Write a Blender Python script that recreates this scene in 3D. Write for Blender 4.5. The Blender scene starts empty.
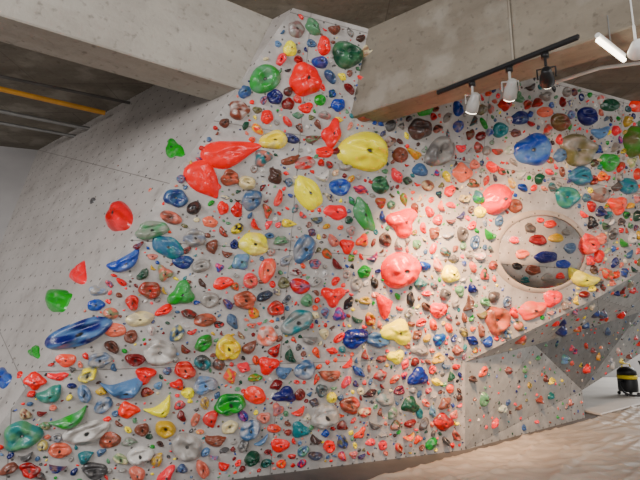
import bpy, bmesh, math, random
from mathutils import Vector, Matrix, noise
random.seed(7)
CAM=Vector((0,0,1.6)); PITCH=math.radians(10); F=480.0
scene=bpy.context.scene
def link(o): scene.collection.objects.link(o); return o
# ---------- survey helpers : sight-line from the surveyed viewpoint onto a REAL surface ----------
def ray(u,v):
    x=(u-320)/F; up=(240-v)/F
    return Vector((x, math.cos(PITCH)-up*math.sin(PITCH), math.sin(PITCH)+up*math.cos(PITCH)))
def at_z(u,v,z):
    d=ray(u,v); return CAM+d*((z-CAM.z)/d.z)
def at_t(u,v,t): return CAM+ray(u,v)*t
class Plane:
    def __init__(s,o,a,b):
        s.o=Vector(o); s.a=Vector(a).normalized(); n=s.a.cross(Vector(b)).normalized()
        if n.dot(CAM-s.o)<0: s.a=-s.a; n=-n
        s.n=n; s.b=n.cross(s.a).normalized()
    def hit(s,u,v):
        d=ray(u,v); return CAM+d*((s.o-CAM).dot(s.n)/d.dot(s.n))
    def st(s,p): q=Vector(p)-s.o; return Vector((q.dot(s.a),q.dot(s.b)))
    def px(s,u,v): return s.st(s.hit(u,v))
    def w(s,x,y,z=0): return s.o+s.a*x+s.b*y+s.n*z
    def mat(s):
        m=Matrix.Identity(4)
        for i,c in enumerate((s.a,s.b,s.n)):
            for r in range(3): m[r][i]=c[r]
        m.translation=s.o; return m
def lin(c): 
    return tuple((x/255/12.92 if x/255<=.04045 else ((x/255+.055)/1.055)**2.4) for x in c)
def sat(c,k=1.35,m=1.0):
    c=lin(c); g=sum(c)/3; return tuple(max(.004,min(1,(g+(x-g)*k)*m)) for x in c)
# ---------- materials ----------
def newmat(name,rough=.7):
    m=bpy.data.materials.new(name); m.use_nodes=True
    nt=m.node_tree; b=nt.nodes['Principled BSDF']; b.inputs['Roughness'].default_value=rough
    return m,nt,b
def N(nt,t,**k):
    n=nt.nodes.new(t)
    for a,v in k.items(): setattr(n,a,v)
    return n
def ramp(nt,src,stops):
    r=N(nt,'ShaderNodeValToRGB'); e=r.color_ramp.elements
    while len(e)<len(stops): e.new(.5)
    for i,(p,c) in enumerate(stops):
        e[i].position=p; e[i].color=(*c,1) if len(c)==3 else c
    nt.links.new(src,r.inputs[0]); return r.outputs[0]
def mixc(nt,f,a,b,mode='MIX'):
    m=N(nt,'ShaderNodeMix',data_type='RGBA',blend_type=mode)
    for s,v in ((m.inputs[0],f),(m.inputs[6],a),(m.inputs[7],b)):
        if hasattr(v,'links'): nt.links.new(v,s)
        elif isinstance(v,tuple): s.default_value=(*v,1)
        else: s.default_value=v
    return m.outputs[2]
def simple(name,col,rough=.6,metal=0,var=.12,scale=8):
    m,nt,b=newmat(name,rough); b.inputs['Metallic'].default_value=metal
    tc=N(nt,'ShaderNodeTexCoord'); no=N(nt,'ShaderNodeTexNoise'); no.inputs['Scale'].default_value=scale
    nt.links.new(tc.outputs['Object'],no.inputs['Vector'])
    c=lin(col); o=ramp(nt,no.outputs[0],[(.3,tuple(x*(1-var) for x in c)),(.7,tuple(min(1,x*(1+var)) for x in c))])
    nt.links.new(o,b.inputs['Base Color']); return m
def wallmat(name,c1,c2,seam=(2.44,1.22),holes=6.2,chalk=.35,rot=0):
    m,nt,b=newmat(name,.6)
    tc=N(nt,'ShaderNodeTexCoord'); V=tc.outputs['Object']
    n1=N(nt,'ShaderNodeTexNoise'); n1.inputs['Scale'].default_value=1.1; n1.inputs['Detail'].default_value=8; n1.inputs['Roughness'].default_value=.6
    nt.links.new(V,n1.inputs['Vector'])
    base=ramp(nt,n1.outputs[0],[(.32,lin(c1)),(.68,lin(c2))])
    n2=N(nt,'ShaderNodeTexNoise'); n2.inputs['Scale'].default_value=4; n2.inputs['Detail'].default_value=10; n2.inputs['Roughness'].default_value=.65
    nt.links.new(V,n2.inputs['Vector'])
    f=ramp(nt,n2.outputs[0],[(.5,(0,0,0)),(.68,(chalk,)*3)])
    base=mixc(nt,f,base,lin((218,213,208)))
    f=ramp(nt,n2.outputs[0],[(.3,(.5,)*3),(.46,(0,0,0))])
    base=mixc(nt,f,base,lin((110,101,94)))
    mp=N(nt,'ShaderNodeMapping'); mp.inputs['Rotation'].default_value=(0,0,rot); nt.links.new(V,mp.inputs[0])
    br=N(nt,'ShaderNodeTexBrick'); br.offset=0
    br.inputs['Scale'].default_value=1; br.inputs['Brick Width'].default_value=seam[0]; br.inputs['Row Height'].default_value=seam[1]
    br.inputs['Mortar Size'].default_value=.005; br.inputs['Mortar Smooth'].default_value=0
    br.inputs['Color1'].default_value=(0,0,0,1);br.inputs['Color2'].default_value=(0,0,0,1);br.inputs['Mortar'].default_value=(.6,.6,.6,1)
    nt.links.new(mp.outputs[0],br.inputs[0])
    base=mixc(nt,br.outputs[0],base,lin((70,64,60)))
    vo=N(nt,'ShaderNodeTexVoronoi',voronoi_dimensions='2D'); vo.inputs['Scale'].default_value=holes; vo.inputs['Randomness'].default_value=.15
    nt.links.new(V,vo.inputs['Vector'])
    f=ramp(nt,vo.outputs['Distance'],[(.065,(.85,)*3),(.09,(0,0,0))])
    base=mixc(nt,f,base,lin((52,47,44)))
    nt.links.new(base,b.inputs['Base Color'])
    bp=N(nt,'ShaderNodeBump'); bp.inputs['Strength'].default_value=.15; bp.inputs['Distance'].default_value=.01
    n3=N(nt,'ShaderNodeTexNoise'); n3.inputs['Scale'].default_value=120; nt.links.new(V,n3.inputs['Vector'])
    nt.links.new(n3.outputs[0],bp.inputs['Height']); nt.links.new(bp.outputs[0],b.inputs['Normal'])
    return m
def concrete(name,c1,c2,boards=True):
    m,nt,b=newmat(name,.9)
    tc=N(nt,'ShaderNodeTexCoord'); V=tc.outputs['Object']
    n1=N(nt,'ShaderNodeTexNoise'); n1.inputs['Scale'].default_value=1.6; n1.inputs['Detail'].default_value=10; n1.inputs['Roughness'].default_value=.7
    mp=N(nt,'ShaderNodeMapping'); mp.inputs['Scale'].default_value=(.5,1.6,1); nt.links.new(V,mp.inputs[0]); nt.links.new(mp.outputs[0],n1.inputs['Vector'])
    base=ramp(nt,n1.outputs[0],[(.3,lin(c1)),(.72,lin(c2))])
    n2=N(nt,'ShaderNodeTexNoise'); n2.inputs['Scale'].default_value=14; n2.inputs['Detail'].default_value=6; nt.links.new(V,n2.inputs['Vector'])
    f=ramp(nt,n2.outputs[0],[(.3,(.5,)*3),(.42,(0,0,0))]); base=mixc(nt,f,base,lin((80,73,64)))
    n4=N(nt,'ShaderNodeTexNoise'); n4.inputs['Scale'].default_value=2.3; n4.inputs['Detail'].default_value=8; nt.links.new(V,n4.inputs['Vector'])
    f=ramp(nt,n4.outputs[0],[(.52,(0,0,0)),(.64,(.35,)*3)]); base=mixc(nt,f,base,lin((180,174,162)))
    if boards:
        br=N(nt,'ShaderNodeTexBrick'); br.offset=.5
        br.inputs['Scale'].default_value=1; br.inputs['Brick Width'].default_value=1.8; br.inputs['Row Height'].default_value=.9
        br.inputs['Mortar Size'].default_value=.006
        br.inputs['Color1'].default_value=(0,0,0,1);br.inputs['Color2'].default_value=(.1,.1,.1,1);br.inputs['Mortar'].default_value=(.5,.5,.5,1)
        nt.links.new(V,br.inputs[0]); base=mixc(nt,br.outputs[0],base,lin((70,64,56)))
    nt.links.new(base,b.inputs['Base Color'])
    bp=N(nt,'ShaderNodeBump'); bp.inputs['Strength'].default_value=.35; bp.inputs['Distance'].default_value=.02
    nt.links.new(n2.outputs[0],bp.inputs['Height']); nt.links.new(bp.outputs[0],b.inputs['Normal'])
    return m
def holdmat():
    m,nt,b=newmat('climbing_resin',.28)
    at=N(nt,'ShaderNodeAttribute',attribute_name='Col')
    tc=N(nt,'ShaderNodeTexCoord')
    n=N(nt,'ShaderNodeTexNoise'); n.inputs['Scale'].default_value=14; n.inputs['Detail'].default_value=6; nt.links.new(tc.outputs['Object'],n.inputs['Vector'])
    f=ramp(nt,n.outputs[0],[(.55,(0,0,0)),(.78,(.22,)*3)])
    c=mixc(nt,f,at.outputs['Color'],lin((215,208,202)))
    nt.links.new(c,b.inputs['Base Color'])
    bp=N(nt,'ShaderNodeBump'); bp.inputs['Strength'].default_value=.15; bp.inputs['Distance'].default_value=.01
    n3=N(nt,'ShaderNodeTexNoise'); n3.inputs['Scale'].default_value=90; nt.links.new(tc.outputs['Object'],n3.inputs['Vector'])
    nt.links.new(n3.outputs[0],bp.inputs['Height']); nt.links.new(bp.outputs[0],b.inputs['Normal'])
    return m
M_wall=wallmat('climbing_panel_grey',(148,143,139),(180,175,170),holes=7,chalk=.45)
M_left=wallmat('climbing_panel_light',(160,153,147),(180,173,167),seam=(2.6,2.2),holes=6,chalk=.12,rot=.35)
M_low=wallmat('climbing_panel_cool',(136,138,137),(166,167,164),seam=(3,3),holes=5)
M_facet=wallmat('climbing_panel_shaded',(94,96,96),(120,121,119),seam=(3,3),holes=5,chalk=.2)  # darker panel copy: the facet's shade is put into its colour
M_ceil=concrete('concrete_slab',(100,93,82),(138,130,116))
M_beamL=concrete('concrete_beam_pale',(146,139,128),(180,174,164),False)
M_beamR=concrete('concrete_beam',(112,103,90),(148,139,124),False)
M_hold=holdmat()
M_black=simple('black_metal',(26,26,28),.45,.3)
M_white=simple('white_enamel',(225,225,222),.4)
M_steel=simple('galvanised_steel',(150,150,148),.4,.7)
M_orange=simple('orange_pipe_paint',(214,150,50),.5)
M_yel=simple('yellow_plastic',(232,206,30),.45)
M_plaster=simple('plaster',(166,162,160),.9,0,.06,2)
M_dark=simple('dark_mat_vinyl',(84,80,77),.75,0,.2,3)
M_palemat=simple('pale_mat_vinyl',(206,200,192),.6,0,.06,2)
M_flange=simple('dome_flange_tan',(166,152,138),.3,0,.14,5)
def glassmat():
    m,nt,b=newmat('clear_acrylic',.1)
    out=nt.nodes['Material Output']; tr=N(nt,'ShaderNodeBsdfTransparent'); tr.inputs[0].default_value=(1,.985,.96,1)
    gl=N(nt,'ShaderNodeBsdfGlossy'); gl.inputs['Roughness'].default_value=.12
    fr=N(nt,'ShaderNodeFresnel'); fr.inputs[0].default_value=1.3
    m2=N(nt,'ShaderNodeMixShader'); nt.links.new(fr.outputs[0],m2.inputs[0]); nt.links.new(tr.outputs[0],m2.inputs[1]); nt.links.new(gl.outputs[0],m2.inputs[2])
    nt.links.new(m2.outputs[0],out.inputs[0]); return m
M_clear=glassmat()

# ---------- main geometry ----------
HC=4.8
A=at_z(270,475,0); B=at_z(465,450,0); C=at_z(293,8,HC)
main=Plane(A,B-A,C-A)
R2=main.hit(37,372); R1=C
R0=R1+(R2-R1)*(HC/(HC-R2.z))
P=at_z(38,150,HC)
left=Plane(R1,P-R1,R2-R1)
LE=left.hit(0,245); L0=P+(LE-P)*(HC/(HC-LE.z))
V1=main.hit(465,362); E2=main.hit(597,298); E3=main.hit(640,272)
def in_poly(p,poly):
    c=False; n=len(poly)
    for i in range(n):
        a=poly[i]; b=poly[i-1]
        if (a[1]>p[1])!=(b[1]>p[1]) and p[0]<(b[0]-a[0])*(p[1]-a[1])/(b[1]-a[1])+a[0]: c=not c
    return c
def panel(name,pl,pts,mat,thick=.05):
    me=bpy.data.meshes.new(name); bm=bmesh.new()
    sts=[pl.st(p) if len(p)==3 else Vector(p) for p in pts]
    ar=sum(sts[i-1][0]*sts[i][1]-sts[i][0]*sts[i-1][1] for i in range(len(sts)))
    if ar<0: sts=sts[::-1]
    bm.faces.new([bm.verts.new((x,y,0)) for x,y in sts]); bm.to_mesh(me); bm.free()
    o=link(bpy.data.objects.new(name,me)); o.matrix_world=pl.mat(); me.materials.append(mat)
    if thick:
        md=o.modifiers.new('thickness','SOLIDIFY'); md.thickness=thick; md.offset=-1
    return o,sts
tTop=main.st(C)[1]
e2,e3=main.st(E2),main.st(E3)
d=(e3-e2); ext=e3+d*(( 8.6-e3[0])/d[0])
main_pts=[main.st(R1),main.st(R0),main.st(B),main.st(V1),e2,e3,ext,Vector((8.6,tTop))]
ow,main_poly=panel('wall_climbing',main,main_pts,M_wall)
ol,left_poly=panel('wall_left_climbing',left,[R1,R0,L0,P],M_left)
# lower right prow
K0=at_z(585,418,0)
K=K0+Vector((-.02,-.03,.47)); Q=at_t(535,345,7.15)
S=at_t(640,312,9.0); K2=at_t(652,346,9.8)
def tri_panel(name,pts,mat=M_low):
    pl=Plane(pts[0],pts[1]-pts[0],pts[2]-pts[0]); return pl,panel(name,pl,pts,mat,.03)[1]
W=Vector((main.w(*ext)))
faces=[]
faces.append(tri_panel('wall_prow_side',[B,K0,K]))
faces.append(tri_panel('wall_prow_side',[B,K,Q]))
faces.append(tri_panel('wall_prow_side',[B,Q,V1]))
faces.append(tri_panel('wall_prow_soffit',[V1,Q,E2]))
faces.append(tri_panel('wall_prow_soffit',[E2,Q,S]))
faces.append(tri_panel('wall_prow_soffit',[E2,S,E3]))
faces.append(tri_panel('wall_prow_soffit',[E3,S,W]))
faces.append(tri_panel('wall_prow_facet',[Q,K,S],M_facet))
faces.append(tri_panel('wall_prow_facet',[K,K2,S]))

def box(name,pts,z0,z1,mat):
    """prism from 4 plan points"""
    me=bpy.data.meshes.new(name); bm=bmesh.new()
    o0=Vector((pts[0][0],pts[0][1],z0)); ax=(Vector((pts[1][0],pts[1][1],z0))-o0).normalized(); ay=Vector((0,0,1)).cross(ax)
    lo=[bm.verts.new(((Vector((p[0],p[1],z0))-o0).dot(ax),(Vector((p[0],p[1],z0))-o0).dot(ay),0)) for p in pts]
    hi=[bm.verts.new((v.co.x,v.co.y,z1-z0)) for v in lo]
    bm.faces.new(lo[::-1]); bm.faces.new(hi)
    for i in range(4): bm.faces.new((lo[i-1],lo[i],hi[i],hi[i-1]))
    bmesh.ops.recalc_face_normals(bm,faces=bm.faces)
    bmesh.ops.bevel(bm,geom=[e for e in bm.edges],offset=.012,segments=1,affect='EDGES')
    bm.to_mesh(me); bm.free(); me.materials.append(mat)
    o=link(bpy.data.objects.new(name,me))
    m=Matrix.Identity(4)
    for i,c in enumerate((ax,ay,Vector((0,0,1)))):
        for r in range(3): m[r][i]=c[r]
    m.translation=o0; o.matrix_world=m; return o
def strip(a,b,back,fwd,z0,z1,width,side,name,mat):
    d=(b-a); d.z=0; d.normalize(); n=Vector((-d.y,d.x,0))*side
    p=a-d*back; q=b+d*fwd
    return box(name,[p,q,q+n*width,p+n*width],z0,z1,mat)
zl=3.9
strip(at_z(0,15,zl),at_z(228,85,zl),2.5,.5,zl,HC+.05,.42,1,'concrete_beam',M_beamL)
zr=3.84
strip(at_z(357,115,zr),at_z(640,24,zr),.45,3,zr,HC+.05,.36,1,'concrete_beam',M_beamR)
box('ceiling',[(-11,-3),(12,-3),(12,15),(-11,15)],HC,HC+.2,M_ceil)
box('floor',[(-11,-4),(13,-4),(13,16),(-11,16)],-.2,0,M_dark)
box('crash_mat',[(5.0,8.95),(12,14.4),(11.4,14.95),(3.2,14.95)],0.0,.04,M_palemat)
lw=Plane(P,Vector((-1,-.35,0)),LE-P)
panel('wall_left',lw,[P,L0,L0+Vector((-5,-1.75,0)),P+Vector((-5,-1.75,0))],M_plaster)
box('wall_back',[(-11,15),(13,15),(13,15.2),(-11,15.2)],0,HC,M_plaster)

# ---------- holds ----------
def hold(pl,c,a1,a2,h,kind,col,col2=None,nr=9,nt=28,rng=random,bolt=True,marble=0):
    ph=[rng.uniform(0,6.28) for _ in range(6)]; am=[rng.uniform(-.1,.1) for _ in range(3)]
    seed=Vector((rng.uniform(0,50),rng.uniform(0,50),rng.uniform(0,50)))
    vs=[];cs=[];fs=[]
    def f(r,th):
        R=1+am[0]*math.sin(2*th+ph[0])+am[1]*math.sin(3*th+ph[1])+.6*am[2]*math.sin(5*th+ph[2])
        if kind=='tri': R*=1+.2*math.cos(3*th+ph[3])
        if kind=='box': R*=1+.12*math.cos(4*th)
        x=R*r*math.cos(th); y=R*r*math.sin(th)
        z=(max(0,1-r**2.2))**.62
        if kind=='drop':
            y*=(1-.62*x)*.9; z*=(.75-.35*x)*1.1
        elif kind=='jug':
            g=math.exp(-((x/.7)**2+((y-.25)/.28)**2)); z=z*(1.1-.35*y)-.9*g*z
        elif kind=='ring':
            z=z*1.05-.95*math.exp(-(r/.42)**2)
        elif kind=='bean':
            y=y*.72+.45*(x*x-.35)
        elif kind=='cres':
            y=y*.5*(1.15-.6*x*x)+.8*(x*x-.4)
        elif kind=='fold':
            z=z*(1-.4*math.exp(-((x*.4+y*1.0-.05)/.13)**2))+(.15 if y>-.05 else 0)*z
        elif kind=='edge':
            z*=(1-.6*y) if y>0 else 1.05
            z*=.85
        q=Vector((x,y,0))*1.7+seed
        z*=1+.45*noise.noise(q)+.2*noise.noise(q*2.3)
        return x,y,z
    cc=Vector(col)
    c2=Vector(col2) if col2 else cc*.75
    def colr(x,y,r):
        if bolt and r<.1: return (.02,.02,.02)
        if marble:
            k=noise.noise(Vector((x*1.3,y*1.3,0))*1.5+seed*1.3); k=min(1,max(0,.5+k*2.4))
            v=cc*(1-k*marble)+c2*k*marble
        else: v=cc
        k=1+.12*noise.noise(Vector((x,y,1))*3+seed)
        return tuple(v*k)
    def put(x,y,z,r):
        p=c+a1*x+a2*y; vs.append((p[0],p[1],z*h-.004 if r<1 else -.012)); cs.append(colr(x,y,r))
    x,y,z=f(0,0)
    put(x,y,z-(.12 if bolt else 0),0)
    rad=([.08] if bolt else [])+[ (i/nr)**.8 for i in range(1,nr+1)]
    rad=[r for i,r in enumerate(rad) if i==0 or r>.13]
    for r in rad:
        for j in range(nt):
            th=2*math.pi*j/nt; x,y,z=f(r,th); put(x,y,z,r)
    for j in range(nt): fs.append((0,1+j,1+(j+1)%nt))
    for i in range(len(rad)-1):
        for j in range(nt):
            a=1+i*nt+j; b=1+i*nt+(j+1)%nt; fs.append((a,a+nt,b+nt,b))
    return vs,fs,cs
def make(name,pl,parts):
    V=[];Fa=[];Cc=[]
    for vs,fs,cs in parts:
        o=len(V); V+=vs; Fa+=[tuple(i+o for i in f) for f in fs]; Cc+=cs
    me=bpy.data.meshes.new(name); me.from_pydata(V,[],Fa)
    ca=me.color_attributes.new('Col','FLOAT_COLOR','POINT')
    buf=[]
    for c in Cc: buf+=[c[0],c[1],c[2],1]
    ca.data.foreach_set('color',buf)
    me.polygons.foreach_set('use_smooth',[True]*len(Fa)); me.materials.append(M_hold); me.update()
    o=link(bpy.data.objects.new(name,me)); o.matrix_world=pl.mat(); return o
CO=dict(yel=(255,232,0),pyel=(236,214,90),coral=(255,46,22),red=(222,22,20),crim=(180,12,38),pink=(242,84,92),hot=(246,24,60),
 green=(16,136,50),dgreen=(14,66,48),ggreen=(92,136,102),blue=(18,70,146),dblue=(16,34,90),gblue=(74,98,128),teal=(50,112,118),
 grey=(146,141,136),dgrey=(80,78,78),white=(210,206,201),brown=(118,72,60),dbrown=(74,52,46),maroon=(112,16,32),orange=(232,88,28),
 cream=(218,204,164),olive=(100,98,66),tan=(200,164,76),lblue=(104,132,168),sal=(214,122,106),black=(30,30,33))
big=[ # u v w h rot colour kind second marble
(290,49,15,15,0,'yel','dome'),(324,46,13,21,0,'coral','dome'),(347,55,30,28,-20,'dgreen','jug','ggreen',.5),(265,79,34,28,30,'ggreen','ring','green',.8),
(305,80,32,34,0,'coral','dome'),(239,110,22,19,0,'brown','jug','white',.6),(275,97,15,17,60,'dblue','jug'),(288,104,13,13,0,'maroon','dome'),(267,117,13,15,0,'red','dome'),
(174,149,20,22,45,'green','tri'),(233,152,58,30,10,'coral','drop'),(205,181,44,32,-55,'coral','drop'),(274,140,28,20,10,'pyel','jug','cream',.5),(364,152,48,42,0,'yel','fold'),
(308,193,40,24,-55,'yel','edge'),(332,134,28,19,80,'red','box','pink',.5),(120,217,28,36,-15,'crim','dome','pink',.7),(176,198,24,20,0,'gblue','ring','dblue',.8),
(340,187,22,18,0,'blue','ring','lblue',.6),(336,212,24,16,-10,'pink','edge'),(364,215,38,17,-70,'ggreen','edge','green',.7),(402,222,28,28,0,'coral','tri'),
(400,270,38,38,0,'hot','dome'),(496,199,34,28,30,'pink','dome','hot',.4),(533,150,38,32,10,'blue','ring','lblue',.7),(578,150,36,32,0,'olive','ring','grey',.8),
(588,244,19,22,0,'pink','jug','sal',.6),(450,274,17,19,0,'yel','dome'),(397,332,28,26,0,'yel','tri'),(396,357,16,15,0,'yel','tri'),
(355,338,26,20,20,'dblue','fold','blue',.6),(304,249,30,22,60,'gblue','jug','grey',.7),(254,244,30,24,-10,'yel','fold','cream',.5),(267,270,26,17,80,'sal','jug','pink',.6),
(152,230,36,18,10,'ggreen','jug','grey',.7),(168,247,34,22,-30,'teal','edge','gblue',.8),(125,262,34,22,30,'blue','bean','lblue',.4),(80,272,28,18,70,'pink','drop'),
(60,299,32,28,30,'green','drop'),(182,294,25,24,20,'green','tri','ggreen',.5),(80,333,68,26,20,'dblue','jug','lblue',.8),(150,290,22,19,0,'brown','jug','crim',.5),
(140,319,30,16,10,'cream','edge','grey',.5),(35,352,14,14,0,'green','tri'),(35,381,22,17,0,'red','box','orange',.4),(5,378,14,22,0,'blue','tri','lblue',.4),(50,394,28,22,30,'teal','bean','ggreen',.5),
(22,436,38,32,20,'ggreen','ring','teal',.8),(70,418,44,22,25,'green','cres','ggreen',.8),(87,432,48,22,20,'grey','jug','white',.8),(125,386,46,32,10,'gblue','cres','lblue',.8),
(160,407,30,24,30,'yel','cres'),(188,393,13,12,0,'yel','dome'),(228,348,24,27,0,'tan','jug','yel',.6),(230,404,32,22,20,'green','jug','dgreen',.6),(267,336,20,22,0,'sal','ring','white',.7),
(187,447,30,30,0,'grey','ring','white',.6),(333,296,21,20,0,'red','tri','coral',.6),(385,305,17,24,20,'coral','drop'),(497,320,26,28,0,'brown','ring','sal',.6),(532,310,30,18,20,'sal','edge','pink',.6),
(552,298,18,18,0,'pink','tri','coral',.4),(567,197,25,22,0,'teal','ring','ggreen',.6),(587,116,22,18,0,'dblue','jug'),(634,142,22,32,0,'olive','dome','green',.7),(440,152,32,28,50,'grey','ring','dgrey',.8),
(420,129,24,22,0,'dbrown','jug','dgrey',.7),(443,422,20,17,0,'maroon','box','red',.6),(418,377,22,17,20,'dblue','tri','blue',.5),(30,470,22,15,0,'maroon','jug','red',.5),(223,283,22,13,10,'red','edge'),
(347,246,15,15,0,'red','tri'),(438,310,17,16,0,'coral','dome'),(628,186,22,17,0,'teal','edge','gblue',.6),(609,162,19,19,0,'green','ring','ggreen',.5),(580,176,24,19,20,'gblue','jug','teal',.6),
(160,353,34,26,0,'grey','ring','white',.7),(96,305,18,13,0,'blue','edge','gblue',.6),(98,291,20,10,0,'grey','edge','lblue',.5),(297,322,34,22,30,'teal','jug','grey',.8),(325,416,32,22,20,'grey','jug','white',.8),
(475,88,14,10,0,'coral','edge'),(460,92,14,10,0,'coral','edge'),(443,99,16,12,0,'coral','drop'),(425,110,18,12,20,'green','edge'),(462,173,18,20,0,'sal','box'),(480,212,12,12,0,'yel','dome'),
(188,455,20,12,0,'sal','edge'),(268,365,20,18,0,'red','tri'),(215,187,14,14,0,'coral','drop'),(223,208,12,14,0,'red','dome'),(237,210,12,16,0,'crim','edge'),(210,222,16,12,0,'sal','edge'),
(205,320,24,14,10,'brown','edge','sal',.5),(300,286,22,16,0,'crim','edge','gblue',.6),(378,340,24,16,0,'gblue','jug'),(420,350,18,14,0,'grey','edge'),(290,160,20,12,20,'brown','bean'),
(380,185,18,18,0,'dgreen','jug','ggreen',.5),(400,155,16,16,0,'brown','dome'),(420,170,16,14,0,'gblue','edge'),(515,206,16,14,0,'brown','ring'),(600,195,20,16,0,'grey','edge','brown',.7),(617,205,18,18,0,'orange','tri','sal',.7),
(560,122,20,18,0,'brown','jug','olive',.6),(545,112,16,12,0,'sal','edge'),(520,118,20,14,0,'dblue','edge','gblue',.5),(500,130,16,16,0,'teal','ring'),(610,105,20,14,0,'dgreen','edge'),(637,105,16,16,0,'orange','edge'),
(600,132,20,14,10,'lblue','bean'),(345,165,16,12,0,'grey','jug'),(325,152,20,12,0,'red','edge'),(305,163,22,14,10,'crim','edge','grey',.7),(338,105,14,14,0,'blue','dome'),(320,100,12,12,0,'green','dome'),(306,108,14,12,0,'red','tri'),
(252,200,22,20,20,'gblue','fold','grey',.5),(230,178,20,16,0,'brown','jug','sal',.6),(195,238,24,18,0,'grey','jug','gblue',.5),(183,262,22,14,0,'dblue','edge','gblue',.5),(245,300,24,18,0,'brown','jug','sal',.6),(210,300,18,18,0,'grey','ring'),
(115,330,22,16,0,'sal','edge'),(100,360,26,16,15,'grey','jug','gblue',.7),(66,360,22,14,0,'orange','edge','sal',.6),(58,376,22,12,0,'pink','bean'),(145,375,20,18,0,'red','tri','crim',.5),(185,370,22,18,0,'crim','jug','sal',.5),
(205,385,26,18,20,'lblue','jug','grey',.7),(255,395,24,18,-20,'orange','edge'),(285,395,22,16,0,'dblue','tri'),(305,370,22,20,10,'gblue','ring','white',.5),(330,375,22,16,0,'brown','bean','sal',.6),(350,405,20,18,0,'brown','jug','orange',.5),
(385,400,18,14,0,'grey','edge','teal',.5),(410,405,18,16,0,'dgreen','tri'),(130,410,22,18,0,'orange','drop'),(110,440,24,16,10,'brown','edge','sal',.5),(140,455,28,18,20,'white','jug','grey',.5),(60,450,24,16,0,'sal','jug','brown',.5),
(95,470,28,16,0,'dgrey','jug','black',.5),(215,440,22,16,0,'brown','bean'),(250,430,24,18,30,'gblue','jug','white',.5),(280,445,20,14,0,'red','edge'),(300,430,18,16,0,'teal','tri')]
ridge=lambda v: 293-(v-8)*(256/364)
placed={'m':[], 'l':[]}
rngB=random.Random(3)
for e in big:
    u,v,w,h,rot,col,kind=e[:7]; c2=CO[e[7]] if len(e)>7 else None; mb=e[8] if len(e)>8 else 0
    pl=left if u<ridge(v) else main
    th=math.radians(rot); c=pl.px(u,v)
    a1=(pl.px(u+w/2*math.cos(th),v-w/2*math.sin(th))-c); a2=(pl.px(u-h/2*math.sin(th),v-h/2*math.cos(th))-c)
    sz=min(a1.length,a2.length)
    ht=sz*(.75 if kind in('dome','fold','jug') else .62)
    if pl is left: a1*=.88; a2*=.88; ht*=.55
    placed['m' if pl is main else 'l'].append((c,(a1.length+a2.length)/2))
    make('climbing_hold',pl,[hold(pl,c,a1,a2,max(.03,ht),kind,sat(CO[col]),sat(c2) if c2 else None,11,40,rngB,sz>.05 and kind!='drop',mb)])
# large clear shallow dome volume with a flange, small holds inside it
c=main.px(543,252); a1=main.px(590,252)-c; a2=main.px(543,210)-c
dome=link(bpy.data.objects.new('climbing_dome_volume',None))
def rev(name,prof,mat,cap):
    vs=[];fs=[]; nt=72; k=0
    if cap: vs.append((c[0],c[1],prof[0][1])); prof=prof[1:]; k=1
    for r,z in prof:
        for j in range(nt):
            th=6.28318*j/nt; p=c+a1*r*math.cos(th)+a2*r*math.sin(th); vs.append((p[0],p[1],z))
    if cap:
        for j in range(nt): fs.append((0,1+j,1+(j+1)%nt))
    for i in range(len(prof)-1):
        for j in range(nt): a=k+i*nt+j;b=k+i*nt+(j+1)%nt; fs.append((a,a+nt,b+nt,b))
    me=bpy.data.meshes.new(name); me.from_pydata(vs,[],fs); me.materials.append(mat)
    me.polygons.foreach_set('use_smooth',[True]*len(fs))
    o=link(bpy.data.objects.new(name,me)); o.matrix_world=main.mat(); o.parent=dome
rev('shell',[(0,.19)]+[(t/12*.88,.015+.175*(1-(t/12)**2.2)) for t in range(1,13)],M_clear,True)
rev('flange',[(.865,.0),(.87,.014),(.885,.02),(.96,.018),(1.0,.0)],M_flange,False)
for q in range(12):
    th=q*.5236+.2; p=c+a1*.93*math.cos(th)+a2*.93*math.sin(th)
    vs,fs,cs=hold(main,p,Vector((.014,0)),Vector((0,.014)),.015,'dome',(.03,.03,.03),None,3,10,rngB,False)
    b=make('bolt',main,[([(x,y,z+.018) for x,y,z in vs],fs,cs)]); b.parent=dome
inner=[(546,257,24,13,'dblue'),(563,264,14,10,'blue'),(538,240,18,12,'maroon'),(522,254,14,10,'sal'),(556,238,15,10,'tan'),(517,266,10,8,'black'),(533,270,16,11,'brown'),(570,248,12,12,'gblue'),(530,228,12,10,'dgrey'),(550,224,12,9,'orange'),(548,278,14,10,'grey'),(514,240,10,8,'red'),(566,232,9,8,'grey'),(560,276,9,7,'red'),(525,280,9,7,'teal'),(540,220,7,6,'red')]
for (u,v,w,h,col) in inner:
    cc=main.px(u,v); b1=main.px(u+w/2,v)-cc; b2=main.px(u,v-h/2)-cc
    b=make('inner_hold',main,[hold(main,cc,b1,b2,.045,'jug',sat(CO[col]),None,8,24,rngB,False)]); b.parent=dome
fp=Plane(main.o+main.n*.02,main.a,main.b)
cc=fp.px(583,278); b1=fp.px(598,282)-cc; b2=fp.px(586,268)-cc
make('climbing_hold',fp,[hold(fp,cc,b1,b2,.08,'bean',sat(CO['yel']),sat(CO['cream']),11,36,rngB,True,.3)])
placed['m'].append((c,a1.length*.98)); placed['m'].append((main.px(583,278),.15))
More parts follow.
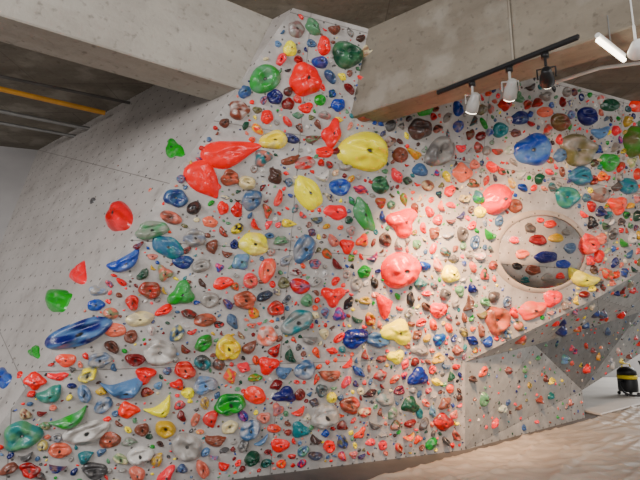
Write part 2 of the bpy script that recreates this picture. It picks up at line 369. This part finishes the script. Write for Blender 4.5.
# mass of small holds
pal=[('grey',13),('dgrey',8),('white',6),('gblue',10),('blue',6),('dblue',8),('lblue',3),('teal',4),('ggreen',7),('green',6),('dgreen',6),('red',11),('coral',8),('orange',6),('sal',8),('pink',7),('crim',6),('maroon',6),('brown',11),('dbrown',7),('yel',6),('tan',4),('cream',4),('black',5),('olive',3)]
names=[p[0] for p in pal]; ws=[p[1] for p in pal]
cell={}
def near(c,r,extra):
    for (q,rq) in extra:
        if (q-c).length<(r+rq)*.9: return True
    k=(int(c[0]//.25),int(c[1]//.25))
    for i in(-1,0,1):
        for j in(-1,0,1):
            for (q,rq) in cell.get((k[0]+i,k[1]+j),[]):
                if (q-c).length<(r+rq)*.95: return True
    return False
rs=random.Random(11)
def scatter(pl,poly,n,r0,r1,extra,s0,s1,t0,t1,parts,dens=None,nr=5,nt=14):
    k=0;tries=0
    while k<n and tries<n*16:
        tries+=1
        c=Vector((rs.uniform(s0,s1),rs.uniform(t0,t1)))
        if not in_poly(c,poly): continue
        if dens and rs.random()>dens(c): continue
        r=rs.uniform(r0,r1)*(1 if rs.random()<.8 else 1.15)
        if any(not in_poly(c+Vector(o)*(r+.02),poly) for o in((1,0),(-1,0),(0,1),(0,-1))): continue
        if near(c,r,extra): continue
        cell.setdefault((int(c[0]//.25),int(c[1]//.25)),[]).append((c,r))
        th=rs.uniform(-1.3,1.3); asp=rs.uniform(.5,.95)
        a1=Vector((math.cos(th),math.sin(th)))*r; a2=Vector((-math.sin(th),math.cos(th)))*r*asp
        kind=rs.choice(['dome','jug','jug','edge','edge','bean','tri','drop','ring','box','fold','cres'])
        cn=rs.choices(names,ws)[0]; cb=rs.choices(names,ws)[0]
        mb=rs.choice([0,.3,.5,.8]) if r>.045 else 0
        parts.append(hold(pl,c,a1,a2,r*rs.uniform(.5,1.0),kind,sat(CO[cn],1.2,.93),sat(CO[cb],1.2,.93),nr,nt,rs,r>.04,mb)); k+=1
    return k
dm=lambda c: 1 if c[1]<3.7 else .75
parts=[]
scatter(main,main_poly,520,.068,.1,placed['m'],-3.7,7.2,0,4.9,parts,dm,7,22)
scatter(main,main_poly,1000,.042,.066,placed['m'],-3.7,7.2,0,4.9,parts,dm,6,16)
scatter(main,main_poly,1100,.026,.04,placed['m'],-3.7,7.2,0,4.9,parts,dm,4,12)
scatter(main,main_poly,900,.013,.022,placed['m'],-3.7,7.2,0,4.9,parts,dm,3,8)
make('small_climbing_holds',main,parts)
cell.clear(); parts=[]
for (u,v,r,cn) in [(93,201,.06,'dgrey'),(108,290,.05,'coral'),(20,375,.05,'red'),(14,360,.035,'grey'),(68,345,.04,'orange'),(118,166,.02,'brown'),(146,176,.02,'dgrey'),(150,190,.03,'sal')]:
    if u<ridge(v):
        c=left.px(u,v); parts.append(hold(left,c,Vector((r,0)),Vector((0,r*.8)),r*.5,'jug',sat(CO[cn]),None,5,16,rs,True))
make('small_climbing_holds',left,parts)
for i,(pl,poly) in enumerate(faces):
    cell.clear(); parts=[]
    xs=[p[0] for p in poly]; ys=[p[1] for p in poly]
    area=abs(sum(poly[j-1][0]*poly[j][1]-poly[j][0]*poly[j-1][1] for j in range(len(poly))))/2
    scatter(pl,poly,int(area*6),.05,.1,[],min(xs),max(xs),min(ys),max(ys),parts,None,6,18)
    scatter(pl,poly,int(area*16),.02,.035,[],min(xs),max(xs),min(ys),max(ys),parts,None,4,10)
    if parts: make('small_climbing_holds',pl,parts)

# ---------- mat with creased cover ----------
def matcover():
    o0=Vector((.575,5.38,0)); dd=Vector((.785,.62,0)); nn=Vector((.62,-.785,0))
    m,nt,b=newmat('mat_cover_canvas',.5)
    tc=N(nt,'ShaderNodeTexCoord'); n=N(nt,'ShaderNodeTexNoise'); n.inputs['Scale'].default_value=1.2; n.inputs['Detail'].default_value=6
    nt.links.new(tc.outputs['Object'],n.inputs['Vector'])
    nt.links.new(ramp(nt,n.outputs[0],[(.3,lin((156,145,132))),(.7,lin((188,177,163)))]),b.inputs['Base Color'])
    ns,nw=520,260; S0,S1,W1=-5,11,6.5; vs=[];fs=[]
    for i in range(ns):
        for j in range(nw):
            s=S0+(S1-S0)*i/(ns-1); w=W1*j/(nw-1)
            wx=noise.noise(Vector((s*.5,w*.5,9)))*.6
            f1=1-abs(noise.noise(Vector(((s*.45-w*.9)*2.6+wx,(s*.9+w*.45)*.35,0))))
            f2=1-abs(noise.noise(Vector(((s*.9-w*.3)*2.8+wx,(s*.3+w*.9)*.4,5))))
            f3=1-abs(noise.noise(Vector(((s*.05+w)*3.2+wx,(s)*.3,8))))
            z=.03+.03*(max(0,f1-.82)/.18)**1.6+.022*(max(0,f2-.84)/.16)**1.6+.024*(max(0,f3-.85)/.15)**1.6+.004*noise.noise(Vector((s*7,w*7,0)))
            if abs((s+20)%2.4-1.2)<.02: z-=.014
            if j==0: z=0.001
            if j==1: z=min(z,.03)
            p=o0+dd*s+nn*w; vs.append((p.x,p.y,z))
    for i in range(ns-1):
        for j in range(nw-1):
            a=i*nw+j; fs.append((a,a+nw,a+nw+1,a+1))
    me=bpy.data.meshes.new('crash_mat_cover'); me.from_pydata(vs,[],fs); me.materials.append(m)
    me.polygons.foreach_set('use_smooth',[True]*len(fs))
    bm=bmesh.new(); bm.from_mesh(me); bmesh.ops.recalc_face_normals(bm,faces=bm.faces); bm.to_mesh(me); bm.free()
    link(bpy.data.objects.new('crash_mat_cover',me))
matcover()

# ---------- tubes, fixtures ----------
def tube(name,pts,r,mat,parent=None,smooth=False):
    cu=bpy.data.curves.new(name,'CURVE'); cu.dimensions='3D'; cu.bevel_depth=r; cu.bevel_resolution=4; cu.use_fill_caps=True
    if smooth:
        sp=cu.splines.new('NURBS'); sp.points.add(len(pts)-1); sp.use_endpoint_u=True; sp.order_u=4
    else:
        sp=cu.splines.new('POLY'); sp.points.add(len(pts)-1)
    for i,p in enumerate(pts): sp.points[i].co=(*p,1)
    cu.materials.append(mat); o=link(bpy.data.objects.new(name,cu))
    if parent: o.parent=parent
    return o
def lathe(name,prof,mat,loc,direction=Vector((0,0,1)),parent=None,seg=28):
    vs=[];fs=[]
    for r,z in prof:
        for j in range(seg): a=6.28318*j/seg; vs.append((r*math.cos(a),r*math.sin(a),z))
    for i in range(len(prof)-1):
        for j in range(seg): a=i*seg+j;b=i*seg+(j+1)%seg; fs.append((a,b,b+seg,a+seg))
    fs.append(tuple(range(seg))[::-1]); fs.append(tuple((len(prof)-1)*seg+j for j in range(seg)))
    me=bpy.data.meshes.new(name); me.from_pydata(vs,[],fs); me.materials.append(mat)
    for p in me.polygons: p.use_smooth=len(p.vertices)==4
    o=link(bpy.data.objects.new(name,me)); o.rotation_mode='QUATERNION'; o.rotation_quaternion=direction.to_track_quat('Z','Y'); o.location=loc
    if parent: o.parent=parent
    return o
def empty(name,loc=(0,0,0)):
    e=link(bpy.data.objects.new(name,None)); e.empty_display_size=.1; return e
tube('orange_pipe',[at_z(-60,75,4.62),at_z(105,113,4.62)],.035,M_orange)
tube('steel_pipe',[at_z(-60,99,4.6),at_z(100,131,4.6)],.03,M_steel)
tube('steel_pipe',[at_z(-60,112,4.6),at_z(85,138,4.6)],.025,M_steel)
tube('steel_pipe',[at_z(-60,64,4.68),at_z(130,103,4.68)],.02,M_dark)
cp=at_z(514,64.5,3.84); toward=Vector((-.623,-.782,0))
tube('wall_conduit',[cp+toward*.03,cp+toward*.03+Vector((0,0,.95))],.011,M_beamR)
# track + spots
ta=at_z(437,97,3.77); tb=at_z(580,41,3.77)
dt=(tb-ta).normalized(); nn=Vector((-dt.y,dt.x,0))
tr=box('lighting_track',[ta+nn*.016,tb+nn*.016,tb-nn*.016,ta-nn*.016],3.785,3.835,M_black)
M_lamp,ntl,bl=newmat('lamp_lens',.3); bl.inputs['Emission Color'].default_value=(1,.85,.65,1); bl.inputs['Emission Strength'].default_value=10; bl.inputs['Base Color'].default_value=(.9,.85,.8,1)
M_greyl=simple('lamp_grey_enamel',(170,168,164),.35)
sc=1.05
for i,(u,v,tu,tv,matc,en) in enumerate([(470,84,425,300,M_greyl,1000),(508,70,480,290,M_greyl,1250),(545,57,560,250,M_black,600)]):
    top=at_z(u,v,3.75); e=empty('track_spotlight')
    f=(top-ta).dot(dt); top=ta+dt*f; top.z=3.785
    tg=main.hit(tu,tv)
    body=top+Vector((0,0,-.22)); dr=(tg-body).normalized()
    lathe('adapter',[(.0,-.0),(.03,0),(.03,.045),(0,.045)],M_black,top-Vector((0,0,.045)),parent=e)
    tube('stem',[top-Vector((0,0,.04)),body+Vector((0,0,.085))],.011,matc,e)
    sx=dr.cross(Vector((0,0,1))).normalized()
    tube('yoke',[body+sx*.068,body+sx*.068+Vector((0,0,.085)),body-sx*.068+Vector((0,0,.085)),body-sx*.068],.008,matc,e)
    lathe('can',[(a*sc,b*sc) for a,b in [(.02,-.10),(.036,-.09),(.042,-.04),(.052,-.02),(.055,.06),(.05,.065),(.046,.05),(.0,.045)]],matc,body,dr,e)
    lathe('lens',[(.001,.0),(.05,.0),(.05,.014),(.001,.02)],M_lamp,body+dr*.06,dr,e)
    ld=bpy.data.lights.new('spot','SPOT'); ld.energy=en; ld.color=(1,.6,.34); ld.spot_size=math.radians(66); ld.spot_blend=1; ld.shadow_soft_size=.08
    lo=link(bpy.data.objects.new('bulb',ld)); lo.location=body+dr*.13; lo.rotation_euler=dr.to_track_quat('-Z','Y').to_euler(); lo.parent=e
tube('white_conduit',[at_z(553,83,4.35),at_z(600,68,4.35),at_z(680,58,4.35)],.02,M_white)
fl=empty('fluorescent_lamp')
p1=at_z(598,40,3.7); p2=at_z(624,60,3.7)
tube('tube',[p1,p2],.018,M_lamp,fl); tube('housing',[p1+Vector((0,0,.04)),p2+Vector((0,0,.04))],.02,M_white,fl)
tube('hanger',[(p1+p2)/2+Vector((0,0,.05)),(p1+p2)/2+Vector((0,0,.3))],.006,M_steel,fl)
rl=at_z(637,53,3.62); e=empty('ceiling_spotlight'); dr=(main.hit(600,230)-rl).normalized()
lathe('can',[(.03,-.12),(.05,-.1),(.065,0),(.06,.01),(.0,.0)],M_white,rl,dr,e)
lathe('lens',[(.001,0),(.055,0),(.05,.015),(.001,.022)],M_lamp,rl+dr*.004,dr,e)
tube('hanger',[rl,rl+Vector((0,0,.6))],.01,M_white,e)
# vacuum
vc=at_z(629,395,.045); e=empty('shop_vacuum')
lathe('drum',[(.0,.08),(.19,.08),(.2,.12),(.2,.34),(.19,.36),(0,.36)],M_black,vc,parent=e)
lathe('band',[(.0,.36),(.205,.36),(.205,.44),(0,.44)],M_yel,vc,parent=e)
lathe('motor_head',[(0,.44),(.2,.44),(.19,.54),(.13,.6),(.05,.62),(0,.62)],M_black,vc,parent=e)
tube('handle',[vc+Vector((-.1,0,.6)),vc+Vector((-.08,0,.68)),vc+Vector((.08,0,.68)),vc+Vector((.1,0,.6))],.015,M_yel,e)
tube('hose',[vc+Vector((-.18,-.1,.3)),vc+Vector((-.35,-.2,.4)),vc+Vector((-.36,-.3,.05)),vc+Vector((-.1,-.45,.04)),vc+Vector((.3,-.35,.04)),vc+Vector((.4,-.1,.4)),vc+Vector((.3,0,.75))],.022,M_black,e,True)
for a in range(4):
    o=Vector((math.cos(a*1.57+.8)*.19,math.sin(a*1.57+.8)*.19,.035))
    lathe('castor',[(0,-.015),(.035,-.015),(.035,.015),(0,.015)],M_black,vc+o,Vector((0,1,0)),e,16)

# ---------- light ----------
w=bpy.data.worlds.new('World'); scene.world=w; w.use_nodes=True
bg=w.node_tree.nodes['Background']; bg.inputs[0].default_value=(.98,.97,.98,1); bg.inputs[1].default_value=.76
def area(name,loc,tgt,sx,sy,en,col):
    ld=bpy.data.lights.new(name,'AREA'); ld.shape='RECTANGLE'; ld.size=sx; ld.size_y=sy; ld.energy=en; ld.color=col
    o=link(bpy.data.objects.new(name,ld)); o.location=loc; o.rotation_euler=(Vector(tgt)-Vector(loc)).to_track_quat('-Z','Y').to_euler()
area('unseen_daylight',(6.5,-2,4.0),(-1,6,1.2),4,1.4,360,(1,.98,.95))  # daylight from windows off to the right, behind the camera
area('unseen_daylight',(-5,-2.5,4.0),(-1.5,6,.8),4,1.4,520,(1,.985,.99))  # unseen area light from the left, aimed at the lower wall
area('unseen_daylight',(11.5,13.5,3),(7.5,11,0),3,2,330,(1,1,1))  # added area light, no window built: brightens the floor by the vacuum
cd=bpy.data.cameras.new('camera'); cd.sensor_width=36; cd.lens=27; cd.clip_start=.05
co=link(bpy.data.objects.new('camera',cd)); co.location=CAM; co.rotation_euler=(math.radians(100),0,0)
scene.camera=co
